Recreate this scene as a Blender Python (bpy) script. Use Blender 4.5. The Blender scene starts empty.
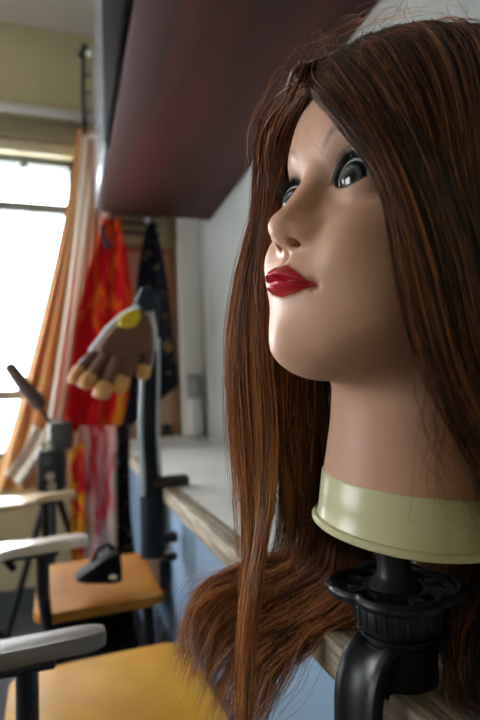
import bpy, bmesh, math, random
import numpy as np
from mathutils import Vector, Matrix, noise
random.seed(7); rng = np.random.default_rng(7)
SC = bpy.context.scene
COL = SC.collection
CZ = 0.90                                   # height of the photographer's lens above the floor
R = math.radians

# ------------------------------------------------------------------ materials
def mat(name, base=(.5,.5,.5), rough=.5, metal=0., spec=.5, coat=0., sub=0., noise_amt=0., noise_scale=8., bump=0., bump_scale=60., stretch=None, base2=None, sheen=0.):
    m = bpy.data.materials.new(name); m.use_nodes = True
    nt = m.node_tree; b = nt.nodes['Principled BSDF']
    b.inputs['Base Color'].default_value = (*base, 1)
    b.inputs['Roughness'].default_value = rough
    b.inputs['Metallic'].default_value = metal
    b.inputs['Specular IOR Level'].default_value = spec
    b.inputs['Coat Weight'].default_value = coat
    if sheen: b.inputs['Sheen Weight'].default_value = sheen
    if sub:
        b.inputs['Subsurface Weight'].default_value = sub
        b.inputs['Subsurface Radius'].default_value = (1, .45, .3)
        b.inputs['Subsurface Scale'].default_value = .004
    tc = nt.nodes.new('ShaderNodeTexCoord'); mp = nt.nodes.new('ShaderNodeMapping')
    nt.links.new(tc.outputs['Object'], mp.inputs['Vector'])
    if stretch: mp.inputs['Scale'].default_value = stretch
    if base2 is not None or noise_amt:
        n = nt.nodes.new('ShaderNodeTexNoise'); n.inputs['Scale'].default_value = noise_scale; n.inputs['Detail'].default_value = 6
        nt.links.new(mp.outputs[0], n.inputs['Vector'])
        rp = nt.nodes.new('ShaderNodeValToRGB')
        c2 = base2 if base2 is not None else tuple(c*(1-noise_amt) for c in base)
        rp.color_ramp.elements[0].position = .35; rp.color_ramp.elements[1].position = .65
        rp.color_ramp.elements[0].color = (*c2, 1); rp.color_ramp.elements[1].color = (*base, 1)
        nt.links.new(n.outputs['Fac'], rp.inputs['Fac']); nt.links.new(rp.outputs[0], b.inputs['Base Color'])
    if bump:
        n2 = nt.nodes.new('ShaderNodeTexNoise'); n2.inputs['Scale'].default_value = bump_scale; n2.inputs['Detail'].default_value = 4
        nt.links.new(mp.outputs[0], n2.inputs['Vector'])
        bp = nt.nodes.new('ShaderNodeBump'); bp.inputs['Strength'].default_value = bump; bp.inputs['Distance'].default_value = .004
        nt.links.new(n2.outputs['Fac'], bp.inputs['Height']); nt.links.new(bp.outputs[0], b.inputs['Normal'])
    return m

# ------------------------------------------------------------------ mesh helpers
class MB:
    def __init__(s): s.bm = bmesh.new()
    def box(s, lo, hi, bev=0., M=None, seg=2):
        b = bmesh.new(); bmesh.ops.create_cube(b, size=1.)
        c = [(lo[i]+hi[i])/2 for i in range(3)]; d = [abs(hi[i]-lo[i]) for i in range(3)]
        for v in b.verts: v.co = Vector((c[i]+v.co[i]*d[i] for i in range(3)))
        if bev: bmesh.ops.bevel(b, geom=b.edges[:], offset=min(bev, min(d)*.45), segments=seg, affect='EDGES', profile=.5)
        s._join(b, M); return s
    def _join(s, b, M=None):
        if M is not None: bmesh.ops.transform(b, matrix=M, verts=b.verts[:])
        me = bpy.data.meshes.new('tmp'); b.to_mesh(me); b.free(); s.bm.from_mesh(me); bpy.data.meshes.remove(me)
    def tube(s, pts, r, n=12, caps=True, squash=1., up=None):
        """round bar along pts; r number or list; squash flattens it across the up direction"""
        pts = [Vector(p) for p in pts]; N = len(pts)
        rs = r if isinstance(r, (list, tuple)) else [r]*N
        b = s.bm; rings = []
        prev = Vector(up) if up else None
        for i, p in enumerate(pts):
            t = (pts[min(i+1, N-1)]-pts[max(i-1, 0)]).normalized()
            a = prev if prev is not None else (Vector((0,0,1)) if abs(t.z) < .9 else Vector((1,0,0)))
            u = (a-t*a.dot(t)); u = u.normalized() if u.length > 1e-6 else t.orthogonal().normalized()
            w = t.cross(u); prev = u
            rings.append([b.verts.new(p+(u*math.cos(2*math.pi*k/n)*squash+w*math.sin(2*math.pi*k/n))*rs[i]) for k in range(n)])
        for i in range(N-1):
            for k in range(n): b.faces.new((rings[i][k], rings[i][(k+1) % n], rings[i+1][(k+1) % n], rings[i+1][k]))
        if caps: b.faces.new(rings[0][::-1]); b.faces.new(rings[-1])
        return s
    def lathe(s, prof, n=32, M=None, caps=True):
        b = bmesh.new(); rings = []
        for r, z in prof: rings.append([b.verts.new((r*math.cos(2*math.pi*k/n), r*math.sin(2*math.pi*k/n), z)) for k in range(n)])
        for i in range(len(rings)-1):
            for k in range(n): b.faces.new((rings[i][k], rings[i][(k+1) % n], rings[i+1][(k+1) % n], rings[i+1][k]))
        if caps: b.faces.new(rings[0][::-1]); b.faces.new(rings[-1])
        s._join(b, M); return s
    def prism(s, outline, z0, z1, M=None, bev=0.):
        b = bmesh.new()
        lo = [b.verts.new((x, y, z0)) for x, y in outline]; hi = [b.verts.new((x, y, z1)) for x, y in outline]; n = len(lo)
        b.faces.new(lo[::-1]); b.faces.new(hi)
        for k in range(n): b.faces.new((lo[k], lo[(k+1) % n], hi[(k+1) % n], hi[k]))
        if bev: bmesh.ops.bevel(b, geom=b.edges[:], offset=bev, segments=2, affect='EDGES', profile=.5)
        s._join(b, M); return s
    def grid(s, P, thick=0.):
        """sheet through the P[i][j] points, given a real thickness"""
        P = np.asarray(P, float); a, c, _ = P.shape; b = s.bm
        def layer(Q): return [[b.verts.new(tuple(Q[i, j])) for j in range(c)] for i in range(a)]
        if thick:
            du = np.gradient(P, axis=0); dv = np.gradient(P, axis=1); nn = np.cross(du, dv)
            nn /= (np.linalg.norm(nn, axis=2, keepdims=True)+1e-9)
            A = layer(P+nn*thick/2); B = layer(P-nn*thick/2)
        else: A = layer(P)
        for i in range(a-1):
            for j in range(c-1):
                b.faces.new((A[i][j], A[i+1][j], A[i+1][j+1], A[i][j+1]))
                if thick: b.faces.new((B[i][j], B[i][j+1], B[i+1][j+1], B[i+1][j]))
        if thick:
            for i in range(a-1):
                b.faces.new((A[i][0], B[i][0], B[i+1][0], A[i+1][0])); b.faces.new((A[i][-1], A[i+1][-1], B[i+1][-1], B[i][-1]))
            for j in range(c-1):
                b.faces.new((A[0][j], A[0][j+1], B[0][j+1], B[0][j])); b.faces.new((A[-1][j], B[-1][j], B[-1][j+1], A[-1][j+1]))
        return s
    def build(s, name, m, parent=None, smooth=True, **kw):
        bmesh.ops.recalc_face_normals(s.bm, faces=s.bm.faces[:])
        me = bpy.data.meshes.new(name); s.bm.to_mesh(me); s.bm.free()
        me.materials.append(m)
        if smooth:
            me.polygons.foreach_set('use_smooth', [True]*len(me.polygons))
            try: me.set_sharp_from_angle(angle=R(38))
            except Exception: pass
        return link(name, me, parent, **kw)

def link(name, me, parent=None, label=None, cat=None, group=None, kind=None):
    o = bpy.data.objects.new(name, me); COL.objects.link(o)
    if parent is not None:
        o.parent = parent; o.matrix_parent_inverse = parent_inv(parent)
    tag(o, label, cat, group, kind); return o
def parent_inv(p):
    # world matrix of p: an Empty at its location (or a part built in world coordinates)
    while p.parent is not None: p = p.parent
    M = Matrix.Translation(p.location) @ p.rotation_euler.to_matrix().to_4x4() if p.type == 'EMPTY' else Matrix()
    return M.inverted()
def sub(name, mb, m, part):
    """a sub-part, built in world coordinates, under a part that itself has an identity world matrix"""
    o = mb.build(name, m); o.parent = part; return o
def tag(o, label=None, cat=None, group=None, kind=None):
    if label: o['label'] = label
    if cat: o['category'] = cat
    if group: o['group'] = group
    if kind: o['kind'] = kind
    return o
def empty(name, loc, label, cat, group=None):
    o = bpy.data.objects.new(name, None); o.location = loc; o.empty_display_size = .05; COL.objects.link(o)
    return tag(o, label, cat, group)
def struct(name, mb, m, parent=None, **kw):
    return mb.build(name, m, parent, kind='structure', **kw)

# ------------------------------------------------------------------ camera
f_px = 512.; cxp, cyp = 240., 360.
_Y = np.array([69-cxp, -(403-cyp), -f_px]); _Y /= np.linalg.norm(_Y)
_X = np.array([1770-cxp, -(336-cyp), -f_px]); _X -= _Y*(_X@_Y); _X /= np.linalg.norm(_X)
_Z = np.cross(_X, _Y)
CAMR = np.array([_X, _Y, _Z])               # world <- camera
CAMP = np.array([0, 0, CZ])
cam = bpy.data.cameras.new('camera'); co = bpy.data.objects.new('camera', cam); COL.objects.link(co)
co.matrix_world = Matrix.Translation(CAMP) @ Matrix(CAMR.tolist()).to_4x4()
cam.sensor_fit = 'VERTICAL'; cam.sensor_height = 36; cam.lens = f_px/720*36
cam.clip_start = .01
cam.dof.use_dof = True; cam.dof.focus_distance = .325; cam.dof.aperture_fstop = cam.lens/4.8; cam.dof.aperture_blades = 7
SC.camera = co
def V(x, y, z): return (x, y, z+CZ)         # heights measured from the lens
# ------------------------------------------------------------------ training head: shape
HO = np.array([.212, .298, CZ-.0945])
def head_frame(psi, roll, pitch):
    F = np.array([-np.cos(psi), -np.sin(psi), 0]); L = np.array([np.sin(psi), -np.cos(psi), 0]); U = np.array([0, 0, 1.])
    F1 = np.cos(pitch)*F+np.sin(pitch)*U; U1 = np.cos(pitch)*U-np.sin(pitch)*F
    return F1, np.cos(roll)*L-np.sin(roll)*U1, np.cos(roll)*U1+np.sin(roll)*L
HF, HL, HU = head_frame(R(10), R(7), R(3))
def H2W(P):
    P = np.asarray(P, float); return HO+P[..., 0:1]*HF+P[..., 1:2]*HL+P[..., 2:3]*HU
HR = np.array([HF, HL, HU])

def spl(x, xs, ys):
    """smooth monotone-ish interpolation (pchip)"""
    xs = np.asarray(xs, float); ys = np.asarray(ys, float); h = np.diff(xs); d = np.diff(ys)/h
    m = np.zeros_like(ys); m[0] = d[0]; m[-1] = d[-1]
    for i in range(1, len(xs)-1):
        if d[i-1]*d[i] > 0:
            w1 = 2*h[i]+h[i-1]; w2 = h[i]+2*h[i-1]; m[i] = (w1+w2)/(w1/d[i-1]+w2/d[i])
    x = np.clip(x, xs[0], xs[-1]); k = np.clip(np.searchsorted(xs, x)-1, 0, len(h)-1)
    t = (x-xs[k])/h[k]; t2 = t*t; t3 = t2*t
    return (2*t3-3*t2+1)*ys[k]+(t3-2*t2+t)*h[k]*m[k]+(-2*t3+3*t2)*ys[k+1]+(t3-t2)*h[k]*m[k+1]
def smin(a, b, k):
    h = np.clip(.5+.5*(b-a)/k, 0, 1); return b*(1-h)+a*h-k*h*(1-h)
def smax(a, b, k): return -smin(-a, -b, k)
def ell(P, c, r):
    q = (P-np.array(c)); k0 = np.sqrt(((q/np.array(r))**2).sum(-1)); k1 = np.sqrt(((q/np.array(r)**2)**2).sum(-1))+1e-9
    return k0*(k0-1)/k1
def cap(P, a, b, ra, rb):
    a = np.array(a); b = np.array(b); ba = b-a; t = np.clip(((P-a)@ba)/(ba@ba), 0, 1)
    return np.linalg.norm(P-a-t[..., None]*ba, axis=-1)-(ra+(rb-ra)*t)
def sstep(x, a, b):
    t = np.clip((x-a)/(b-a), 0, 1); return t*t*(3-2*t)
U_ = [.080, .095, .106, .122, .135, .148, .160, .175, .190, .203, .215, .228, .242, .257, .270, .286, .299, .310, .317, .321]
FR = [.0930, .1010, .1045, .1062, .1052, .1056, .1052, .1045, .1035, .1030, .1050, .1075, .1082, .1065, .0995, .0840, .0660, .0470, .0300, .020]
US = [.080, .100, .120, .145, .160, .180, .220, .256, .284, .303, .314, .321]
BK = [.000, .000, -.004, -.015, -.028, -.048, -.064, -.060, -.045, -.022, .000, .018]
WD = [.0400, .0450, .0530, .0640, .0675, .0685, .0685, .0675, .0580, .0430, .0260, .004]
CE = [.046, .044, .042, .037, .034, .031, .028, .024, .021, .0198, .0192, .0192]
def loft_g(f, l, u):
    c = spl(u, US, CE); fr = spl(u, U_, FR)-c; bk = c-spl(u, US, BK); w = spl(u, US, WD)
    q = f-c; a = np.where(q > 0, fr, bk); n = np.where(q > 0, 2.25, 2.1)
    g = (np.abs(q/a)**n+np.abs(l/w)**n)**(1/n)
    return (g-1)
def loft(P):
    f, l, u = P[..., 0], P[..., 1], P[..., 2]; e = 4e-4
    g = loft_g(f, l, u)
    gx = (loft_g(f+e, l, u)-loft_g(f-e, l, u))/(2*e); gy = (loft_g(f, l+e, u)-loft_g(f, l-e, u))/(2*e); gz = (loft_g(f, l, u+e)-loft_g(f, l, u-e))/(2*e)
    d = g/np.sqrt(gx*gx+gy*gy+gz*gz+900.)
    j = .0915+7.0*l*l+.42*np.log1p(np.exp((.070-f)/.010))*.010
    d = smax(d, (j-u)*.88, .016)
    return np.maximum(d, u-.3205)
# lips: outline in the (l, u) plane of the face
LW = .0205
def lip_lines(l):
    a = np.abs(l); t = np.clip(a/LW, 0, 1)
    st = .1460-.0030*t**1.5+.0008*np.exp(-(a/.004)**2)*-1
    top = st+(.0086*(1-t**1.7)*(1-.16*np.exp(-(a/.0026)**2)))
    bot = st-.0088*(1-t**2.2)
    return st, top, bot
def lip_mask(P):
    """>0 inside the painted lips"""
    st, top, bot = lip_lines(P[..., 1]); u = P[..., 2]
    m = np.minimum(top-u, u-bot); m = np.minimum(m, LW-np.abs(P[..., 1])); return np.where(P[..., 0] > .080, m, -1.)
EYE = [(.0862, .0285, .2030), (.0862, -.0285, .2030)]; ER = .0150
def lid_lines(x):
    t = np.clip((x+.0140)/.0275, 0, 1)
    return .0092*np.sin(np.pi*t**.62)**.62, -.0068*np.sin(np.pi*t**.95)**.8
def almond(P):
    """<0 inside the eye opening, measured in the (l, u) plane"""
    a = np.abs(P[..., 1]); x = a-.0310; u = P[..., 2]-.2030-x*.08
    top, bot = lid_lines(x)
    d = np.maximum(u-top, bot-u)
    return np.maximum(d, np.maximum(-.0138-x, x-.0134))
TILT = R(6); PV = (.03, .13)
def tilt(P):
    # neck frame -> head frame (the head is tipped back on its neck)
    c, s = math.cos(TILT), math.sin(TILT); a = P[..., 0]-PV[0]; b = P[..., 2]-PV[1]
    return np.stack([c*a+s*b+PV[0], P[..., 1], -s*a+c*b+PV[1]], -1)
def untilt(P):
    c, s = math.cos(TILT), math.sin(TILT); a = P[..., 0]-PV[0]; b = P[..., 2]-PV[1]
    return np.stack([c*a-s*b+PV[0], P[..., 1], s*a+c*b+PV[1]], -1)
def sdf(P0):
    P = tilt(P0)
    f, l, u = P[..., 0], P[..., 1], P[..., 2]; al = np.abs(l)
    Q = np.stack([f, al, u], -1)
    d = loft(P)
    front = sstep(f, .055, .085)
    # broad forms: muzzle, cheeks, chin, brow
    bump = .0035*np.exp(-((al/.020)**2+((u-.150)/.016)**2)) + .0030*np.exp(-(((al-.036)/.016)**2+((u-.165)/.020)**2)) \
        + .0022*np.exp(-((al/.014)**2+((u-.112)/.010)**2)) - .0040*np.exp(-(((al-.029)/.016)**2+((u-.2030)/.014)**2)) \
        + .0008*np.exp(-(((al-.022)/.018)**2+((u-.2275)/.010)**2)) - .0010*np.exp(-((al/.0025)**2+((u-.1615)/.005)**2))
    # lips
    st, top, bot = lip_lines(l); tt = np.clip(al/LW, 0, 1); fade = (1-tt**2.4)
    tu = np.clip((u-st)/(top-st+1e-5), 0, 1.6); tl = np.clip((st-u)/(st-bot+1e-5), 0, 1.6)
    hu = .0036*fade*np.where(u >= st, np.clip(1.02-tu**1.6*.80, 0, 1)*sstep(tu, -.05, .28), 0)*(1-sstep(tu, .85, 1.5))
    hl = .0034*fade*np.where(u < st, np.sin(np.pi*np.clip(tl*.80+.16, 0, 1))**.8*sstep(tl, -.05, .24), 0)*(1-sstep(tl, .8, 1.5))
    crease = .0012*fade*np.exp(-((u-st)/.0008)**2)
    corner = .0018*np.exp(-(((al-LW-.0005)/.003)**2+((u-.1432)/.003)**2))
    bump = bump+hu+hl-crease-corner
    d = d-bump*front
    # nose
    n = cap(Q, (.0975, 0, .2090), (.1150, 0, .1765), .0058, .0082)
    n = smin(n, ell(Q, (.1148, 0, .1752), (.0098, .0102, .0080)), .004)
    n = smin(n, ell(Q, (.1055, .0105, .1732), (.0105, .0060, .0062)), .0065)
    n = smin(n, cap(Q, (.1125, 0, .1712), (.1060, 0, .1665), .0044, .0030), .005)
    d = smin(d, n, .0075)
    d = smax(d, -ell(Q, (.1085, .0072, .1668), (.0048, .0024, .0012)), .0035)
    # eyelids over the ball, then the opening
    lid = np.linalg.norm(Q-np.array(EYE[0]), axis=-1)-(ER+.0012)
    d = smin(d, lid, .005)
    op = np.maximum(almond(P), .087-f)
    d = smax(d, -op, .0007)
    # neck
    f, l, u = P0[..., 0], P0[..., 1], P0[..., 2]
    th = np.abs(np.arctan2(l, f-.004))
    neck = np.sqrt(((f-spl(u, [0, .04, .09, .12, .2], [0, 0, .002, .004, .010]))/1.03)**2+l**2)-spl(u, [0, .036, .05, .075, .095, .15, .2], [.0555, .0555, .0545, .0525, .0520, .050, .045])
    neck = np.maximum(neck, u-.2)
    d = smin(d, neck, .020)
    return np.maximum(d, .034-u)

def surface_nets(xs, ys, zs, fn):
    X, Y, Z = np.meshgrid(xs, ys, zs, indexing='ij'); P = np.stack([X, Y, Z], -1)
    D = np.empty(X.shape)
    for i in range(len(xs)): D[i] = fn(P[i])
    S = D < 0; nx, ny, nz = D.shape
    cs = sum(S[a:nx-1+a, b:ny-1+b, c:nz-1+c].astype(int) for a in (0, 1) for b in (0, 1) for c in (0, 1))
    act = (cs > 0) & (cs < 8); idx = -np.ones(act.shape, int); ids = np.argwhere(act); idx[act] = np.arange(len(ids))
    acc = np.zeros((len(ids), 3)); cnt = np.zeros(len(ids)); cor = [(a, b, c) for a in (0, 1) for b in (0, 1) for c in (0, 1)]
    for a in range(8):
        for b in range(a+1, 8):
            if sum(abs(np.array(cor[a])-np.array(cor[b]))) != 1: continue
            ia = ids+np.array(cor[a]); ib = ids+np.array(cor[b]); da = D[tuple(ia.T)]; db = D[tuple(ib.T)]
            cr = (da < 0) != (db < 0); t = np.where(cr, da/np.where(cr, da-db, 1), 0)[:, None]
            acc += np.where(cr[:, None], P[tuple(ia.T)]*(1-t)+P[tuple(ib.T)]*t, 0); cnt += cr
    Vt = acc/cnt[:, None]; faces = []
    for ax in range(3):
        sl0 = [slice(None)]*3; sl1 = [slice(None)]*3; sl0[ax] = slice(0, -1); sl1[ax] = slice(1, None)
        A = S[tuple(sl0)]; B = S[tuple(sl1)]; e = np.argwhere(A != B); o1, o2 = [(1, 2), (2, 0), (0, 1)][ax]
        ok = (e[:, o1] > 0) & (e[:, o2] > 0) & (e[:, o1] < D.shape[o1]-1) & (e[:, o2] < D.shape[o2]-1); e = e[ok]
        def cell(d1, d2):
            q = e.copy(); q[:, o1] -= d1; q[:, o2] -= d2; return idx[tuple(q.T)]
        q = np.stack([cell(1, 1), cell(0, 1), cell(0, 0), cell(1, 0)], 1)
        flip = ~A[tuple(e.T)]; q[flip] = q[flip][:, ::-1]; faces.append(q)
    return Vt, np.concatenate(faces)
def grad(fn, P, e=2.5e-4):
    return np.stack([(fn(P+np.eye(3)[k]*e)-fn(P-np.eye(3)[k]*e))/(2*e) for k in range(3)], -1)
def axis(segs):
    out = []
    for a, b, st in segs: out += list(np.arange(a, b, st))
    return np.array(out+[segs[-1][1]])
xs = axis([(-.072, .055, .0035), (.055, .078, .002), (.078, .128, .00095)])
ys = axis([(-.078, -.050, .002), (-.050, .050, .00095), (.050, .078, .002)])
zs = axis([(.032, .088, .003), (.088, .128, .0014), (.128, .218, .00095), (.218, .337, .003)])
HV, HFc = surface_nets(xs, ys, zs, sdf)
for _ in range(2):
    d = sdf(HV); g = grad(sdf, HV); gn = (g**2).sum(-1)
    HV = HV-np.clip(d/np.maximum(gn, .2), -.0008, .0008)[:, None]*g
HN = grad(sdf, HV, 5e-4); HN /= np.linalg.norm(HN, axis=1, keepdims=True)+1e-9

def clip_mesh(Vt, N, tris, m, keep_pos):
    """part of a triangle mesh where m > 0 (or < 0), cut cleanly along m = 0"""
    s = m if keep_pos else -m; verts = list(Vt); nors = list(N); cache = {}; out = []
    sv = s[tris]; full = (sv > 0).all(1); none = (sv <= 0).all(1); out = tris[full].tolist()
    def cut(a, b):
        k = (min(a, b), max(a, b))
        if k not in cache:
            t = s[k[0]]/(s[k[0]]-s[k[1]]); verts.append(Vt[k[0]]*(1-t)+Vt[k[1]]*t); n = N[k[0]]*(1-t)+N[k[1]]*t; nors.append(n/np.linalg.norm(n)); cache[k] = len(verts)-1
        return cache[k]
    for tr in tris[~full & ~none]:
        poly = []
        for i in range(3):
            a, b = int(tr[i]), int(tr[(i+1) % 3])
            if s[a] > 0: poly.append(a)
            if (s[a] > 0) != (s[b] > 0): poly.append(cut(a, b))
        for i in range(1, len(poly)-1): out.append([poly[0], poly[i], poly[i+1]])
    out = np.array(out); used, inv = np.unique(out, return_inverse=True)
    return np.array(verts)[used], np.array(nors)[used], inv.reshape(out.shape)
def np_mesh(name, Vt, F, N=None, attrs=None):
    me = bpy.data.meshes.new(name); nf = len(F); k = F.shape[1]
    me.vertices.add(len(Vt)); me.vertices.foreach_set('co', np.asarray(Vt, np.float32).ravel())
    me.loops.add(nf*k); me.loops.foreach_set('vertex_index', np.asarray(F, np.int32).ravel())
    me.polygons.add(nf); me.polygons.foreach_set('loop_start', np.arange(0, nf*k, k, dtype=np.int32))
    try: me.polygons.foreach_set('loop_total', np.full(nf, k, np.int32))
    except Exception: pass
    me.update(calc_edges=True); me.polygons.foreach_set('use_smooth', np.ones(nf, bool))
    for nm, a in (attrs or {}).items():
        at = me.attributes.new(nm, 'FLOAT', 'POINT'); at.data.foreach_set('value', np.asarray(a, np.float32))
    if N is not None: me.normals_split_custom_set_from_vertices([tuple(x) for x in N])
    return me
tris = np.concatenate([HFc[:, [0, 1, 2]], HFc[:, [0, 2, 3]]])
lm = lip_mask(tilt(HV))
skV, skN, skT = clip_mesh(HV, HN, tris, lm, False)
lpV, lpN, lpT = clip_mesh(HV, HN, tris, lm, True)

head = empty('mannequin_head', (.2, .298, CZ-.19), 'mannequin head with long brown hair and red lips clamped on the bench edge', 'mannequin head')
def head_part(name, Vl, F, m, N=None, attrs=None, label=None):
    me = np_mesh(name, H2W(Vl), F, (N@HR) if N is not None else None, attrs); me.materials.append(m)
    return link(name, me, head, label)

# painted make-up masks (paint on the head itself)
def painted(P):
    a = np.abs(P[:, 1]); d = almond(P); x = a-.031; u = P[:, 2]-.2030
    on = (P[:, 0] > .07)
    top, bot = lid_lines(x); uu = u-x*.08
    e = np.sqrt(((x+.0015)/.0165)**2+((uu-.0010)/.0148)**2)
    lin = (1-sstep(e, .90, 1.08))*sstep(uu-bot, -.0012, .0002)*on
    lin = np.maximum(lin, (1-sstep(d, .0002, .0010))*on)
    smoke = np.exp(-((x+.014)/.006)**2-((u+.001)/.010)**2)*.55*on+np.exp(-(x/.018)**2-((u-.011)/.006)**2)*.35*on
    # eyebrow: soft painted arc
    q = np.clip((a-.010)/.034, 0, 1); yb = .2195+.0135*np.sin(q**.85*np.pi*.62); w = .0015*(1-.6*q)
    br = np.exp(-((P[:, 2]-yb)/(w+.0006))**2)*sstep(a, .009, .016)*(1-sstep(a, .040, .048))*on*.75
    return np.clip(lin, 0, 1), np.clip(smoke, 0, 1), br
lin, smk, brw = painted(tilt(skV))
skin = mat('mannequin_skin', (.60, .345, .240), .47, spec=.24, sub=.25, coat=.03, bump=.03, bump_scale=400)
skin.node_tree.nodes['Principled BSDF'].inputs['Coat Roughness'].default_value = .25
def paint_layers(m, layers):
    nt = m.node_tree; b = nt.nodes['Principled BSDF']; base = b.inputs['Base Color'].default_value[:]
    prev = None
    for nm, colr in layers:
        at = nt.nodes.new('ShaderNodeAttribute'); at.attribute_name = nm
        mx = nt.nodes.new('ShaderNodeMix'); mx.data_type = 'RGBA'
        nt.links.new(at.outputs['Fac'], mx.inputs[0])
        if prev is None: mx.inputs[6].default_value = base
        else: nt.links.new(prev, mx.inputs[6])
        mx.inputs[7].default_value = (*colr, 1); prev = mx.outputs[2]
    nt.links.new(prev, b.inputs['Base Color'])
paint_layers(skin, [('brow', (.10, .05, .03)), ('smoke', (.12, .055, .035)), ('liner', (.010, .008, .008))])
head_part('face_and_neck', skV, skT, skin, skN, dict(liner=lin, smoke=smk, brow=brw), 'pale tan moulded face and neck')
lipm = mat('lip_paint', (.56, .006, .020), .25, spec=.6, coat=.5, bump=.10, bump_scale=700)
head_part('lips', lpV, lpT, lipm, lpN, label='glossy dark red painted lips')

# eyes
def eye_mat():
    m = bpy.data.materials.new('glass_eye'); m.use_nodes = True; nt = m.node_tree; b = nt.nodes['Principled BSDF']
    at = nt.nodes.new('ShaderNodeAttribute'); at.attribute_name = 'iris'
    rp = nt.nodes.new('ShaderNodeValToRGB'); cr = rp.color_ramp; cr.interpolation = 'LINEAR'
    st = [(0, (.004, .004, .005)), (.33, (.004, .004, .005)), (.40, (.030, .038, .046)), (.56, (.10, .12, .135)), (.68, (.06, .075, .09)), (.74, (.010, .012, .016)), (.985, (.010, .012, .016)), (1.0, (.62, .60, .60))]
    while len(cr.elements) < len(st): cr.elements.new(.5)
    for e, (p, c) in zip(cr.elements, st): e.position = p; e.color = (*c, 1)
    sc = nt.nodes.new('ShaderNodeTexNoise'); sc.inputs['Scale'].default_value = 900
    nt.links.new(at.outputs['Fac'], rp.inputs['Fac'])
    mx = nt.nodes.new('ShaderNodeMix'); mx.data_type = 'RGBA'; mx.blend_type = 'MULTIPLY'; mx.inputs[0].default_value = .45
    nt.links.new(rp.outputs[0], mx.inputs[6]); nt.links.new(sc.outputs['Fac'], mx.inputs[7]); nt.links.new(mx.outputs[2], b.inputs['Base Color'])
    b.inputs['Roughness'].default_value = .12; b.inputs['Coat Weight'].default_value = .35; b.inputs['Coat Roughness'].default_value = .02
    return m
eyem = eye_mat(); lashm = mat('eyelash_black', (.006, .005, .005), .5, spec=.3)
for si, c in enumerate(EYE):
    sgn = 1 if c[1] > 0 else -1
    g = np.array([.95, .22 if sgn > 0 else .22, -.16]); g /= np.linalg.norm(g)
    bm = bmesh.new(); bmesh.ops.create_uvsphere(bm, u_segments=96, v_segments=64, radius=ER)
    me = bpy.data.meshes.new('eyeball'); bm.to_mesh(me); bm.free()
    v = np.empty(len(me.vertices)*3, np.float32); me.vertices.foreach_get('co', v); v = v.reshape(-1, 3).astype(float)
    z = np.array([0, 0, 1.]); 
    a = np.cross(z, g); ca = z@g; K = np.array([[0, -a[2], a[1]], [a[2], 0, -a[0]], [-a[1], a[0], 0]]); Rm = np.eye(3)+K+K@K/(1+ca)
    ang = np.arccos(np.clip(v[:, 2]/ER, -1, 1)); v = v*(1+.035*np.exp(-(ang/.42)**4))[:, None]
    iris = np.clip(ang*ER/.0094, 0, 1)
    v = v@Rm.T+np.array(c)
    me.vertices.foreach_set('co', H2W(untilt(v)).astype(np.float32).ravel()); me.polygons.foreach_set('use_smooth', [True]*len(me.polygons))
    at = me.attributes.new('iris', 'FLOAT', 'POINT'); at.data.foreach_set('value', iris.astype(np.float32))
    me.materials.append(eyem); link('eyeball', me, head, 'glassy grey-blue eye')
    # eyelashes: a fringe of fine curved hairs rooted along the upper lid
    mb = MB()
    for k in range(46):
        t = (k+.5)/46; x = -.0120+.0235*t; top = float(lid_lines(np.array(x))[0])
        root = np.array([0, sgn*(.031+x), .2030+x*.08+top+.0002])
        rr = math.sqrt(max((ER+.0012)**2-(x+.0025)**2-(root[2]-c[2])**2, 1e-8)); root[0] = c[0]+rr
        ln = .0042+.0022*t; d1 = np.array([.9, sgn*(.10+.55*(t-.35)), .35]); pts = []
        for q in (0, .35, .7, 1.): pts.append(H2W(untilt(root+d1*ln*q+np.array([0, 0, .55*ln*q*q]))))
        mb.tube(pts, [.00022, .0002, .00014, .00005], n=4, caps=False)
    mb.build('eyelashes', lashm, head)

# collar of the neck
col_m = mat('collar_plastic', (.60, .58, .35), .28, spec=.5, sub=.15, base2=(.52, .51, .29), noise_scale=14)
def collar():
    mb = MB(); M = Matrix(np.array([HF, HL, HU]).T.tolist()).to_4x4(); M.translation = Vector(HO)
    prof = [(.030, .0035), (.0610, .0035), (.0622, .0045), (.0624, .0065), (.0612, .0080), (.0590, .0085), (.0586, .0095), (.0582, .020), (.0578, .036), (.0570, .0375), (.0540, .0378), (.0500, .0375), (.030, .03)]
    mb.lathe(prof, 96, M)
    return mb.build('collar', col_m, head, label='cream plastic neck collar')
collar()
# ------------------------------------------------------------------ the room
YB, XR, XL, YF = 2.5, .62, -3.0, -1.6; ZT = CZ+1.80
wallm = mat('olive_cream_wall', (.47, .41, .23), .85, noise_amt=.10, noise_scale=3)
wallw = mat('grey_white_wall', (.30, .31, .29), .8, base2=(.24, .25, .235), noise_scale=2.2)
ceilm = mat('ceiling_board', (.48, .44, .37), .9, noise_amt=.06, noise_scale=2)
floorm = mat('dark_floor', (.055, .058, .065), .55, base2=(.035, .037, .042), noise_scale=6)
struct('floor', MB().box((XL, YF, -.1), (XR+.1, YB+.2, 0)), floorm)
struct('ceiling', MB().box((XL, YF, ZT), (XR+.1, YB+.2, ZT+.1)), ceilm)
struct('wall_right', MB().box((XR, YF, 0), (XR+.1, YB+.2, ZT)), wallw)
struct('wall_front', MB().box((XL, YF-.1, 0), (XR+.1, YF, ZT)), wallm)
WX0, WX1, WZ0, WZ1 = -1.55, .045, CZ-.24, CZ+1.165
mb = MB().box((XL, YB, 0), (XR, YB+.15, WZ0)).box((XL, YB, WZ1), (XR, YB+.15, ZT)).box((XL, YB, WZ0), (WX0, YB+.15, WZ1)).box((WX1, YB, WZ0), (XR, YB+.15, WZ1))
struct('wall_back', mb, wallm)
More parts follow.
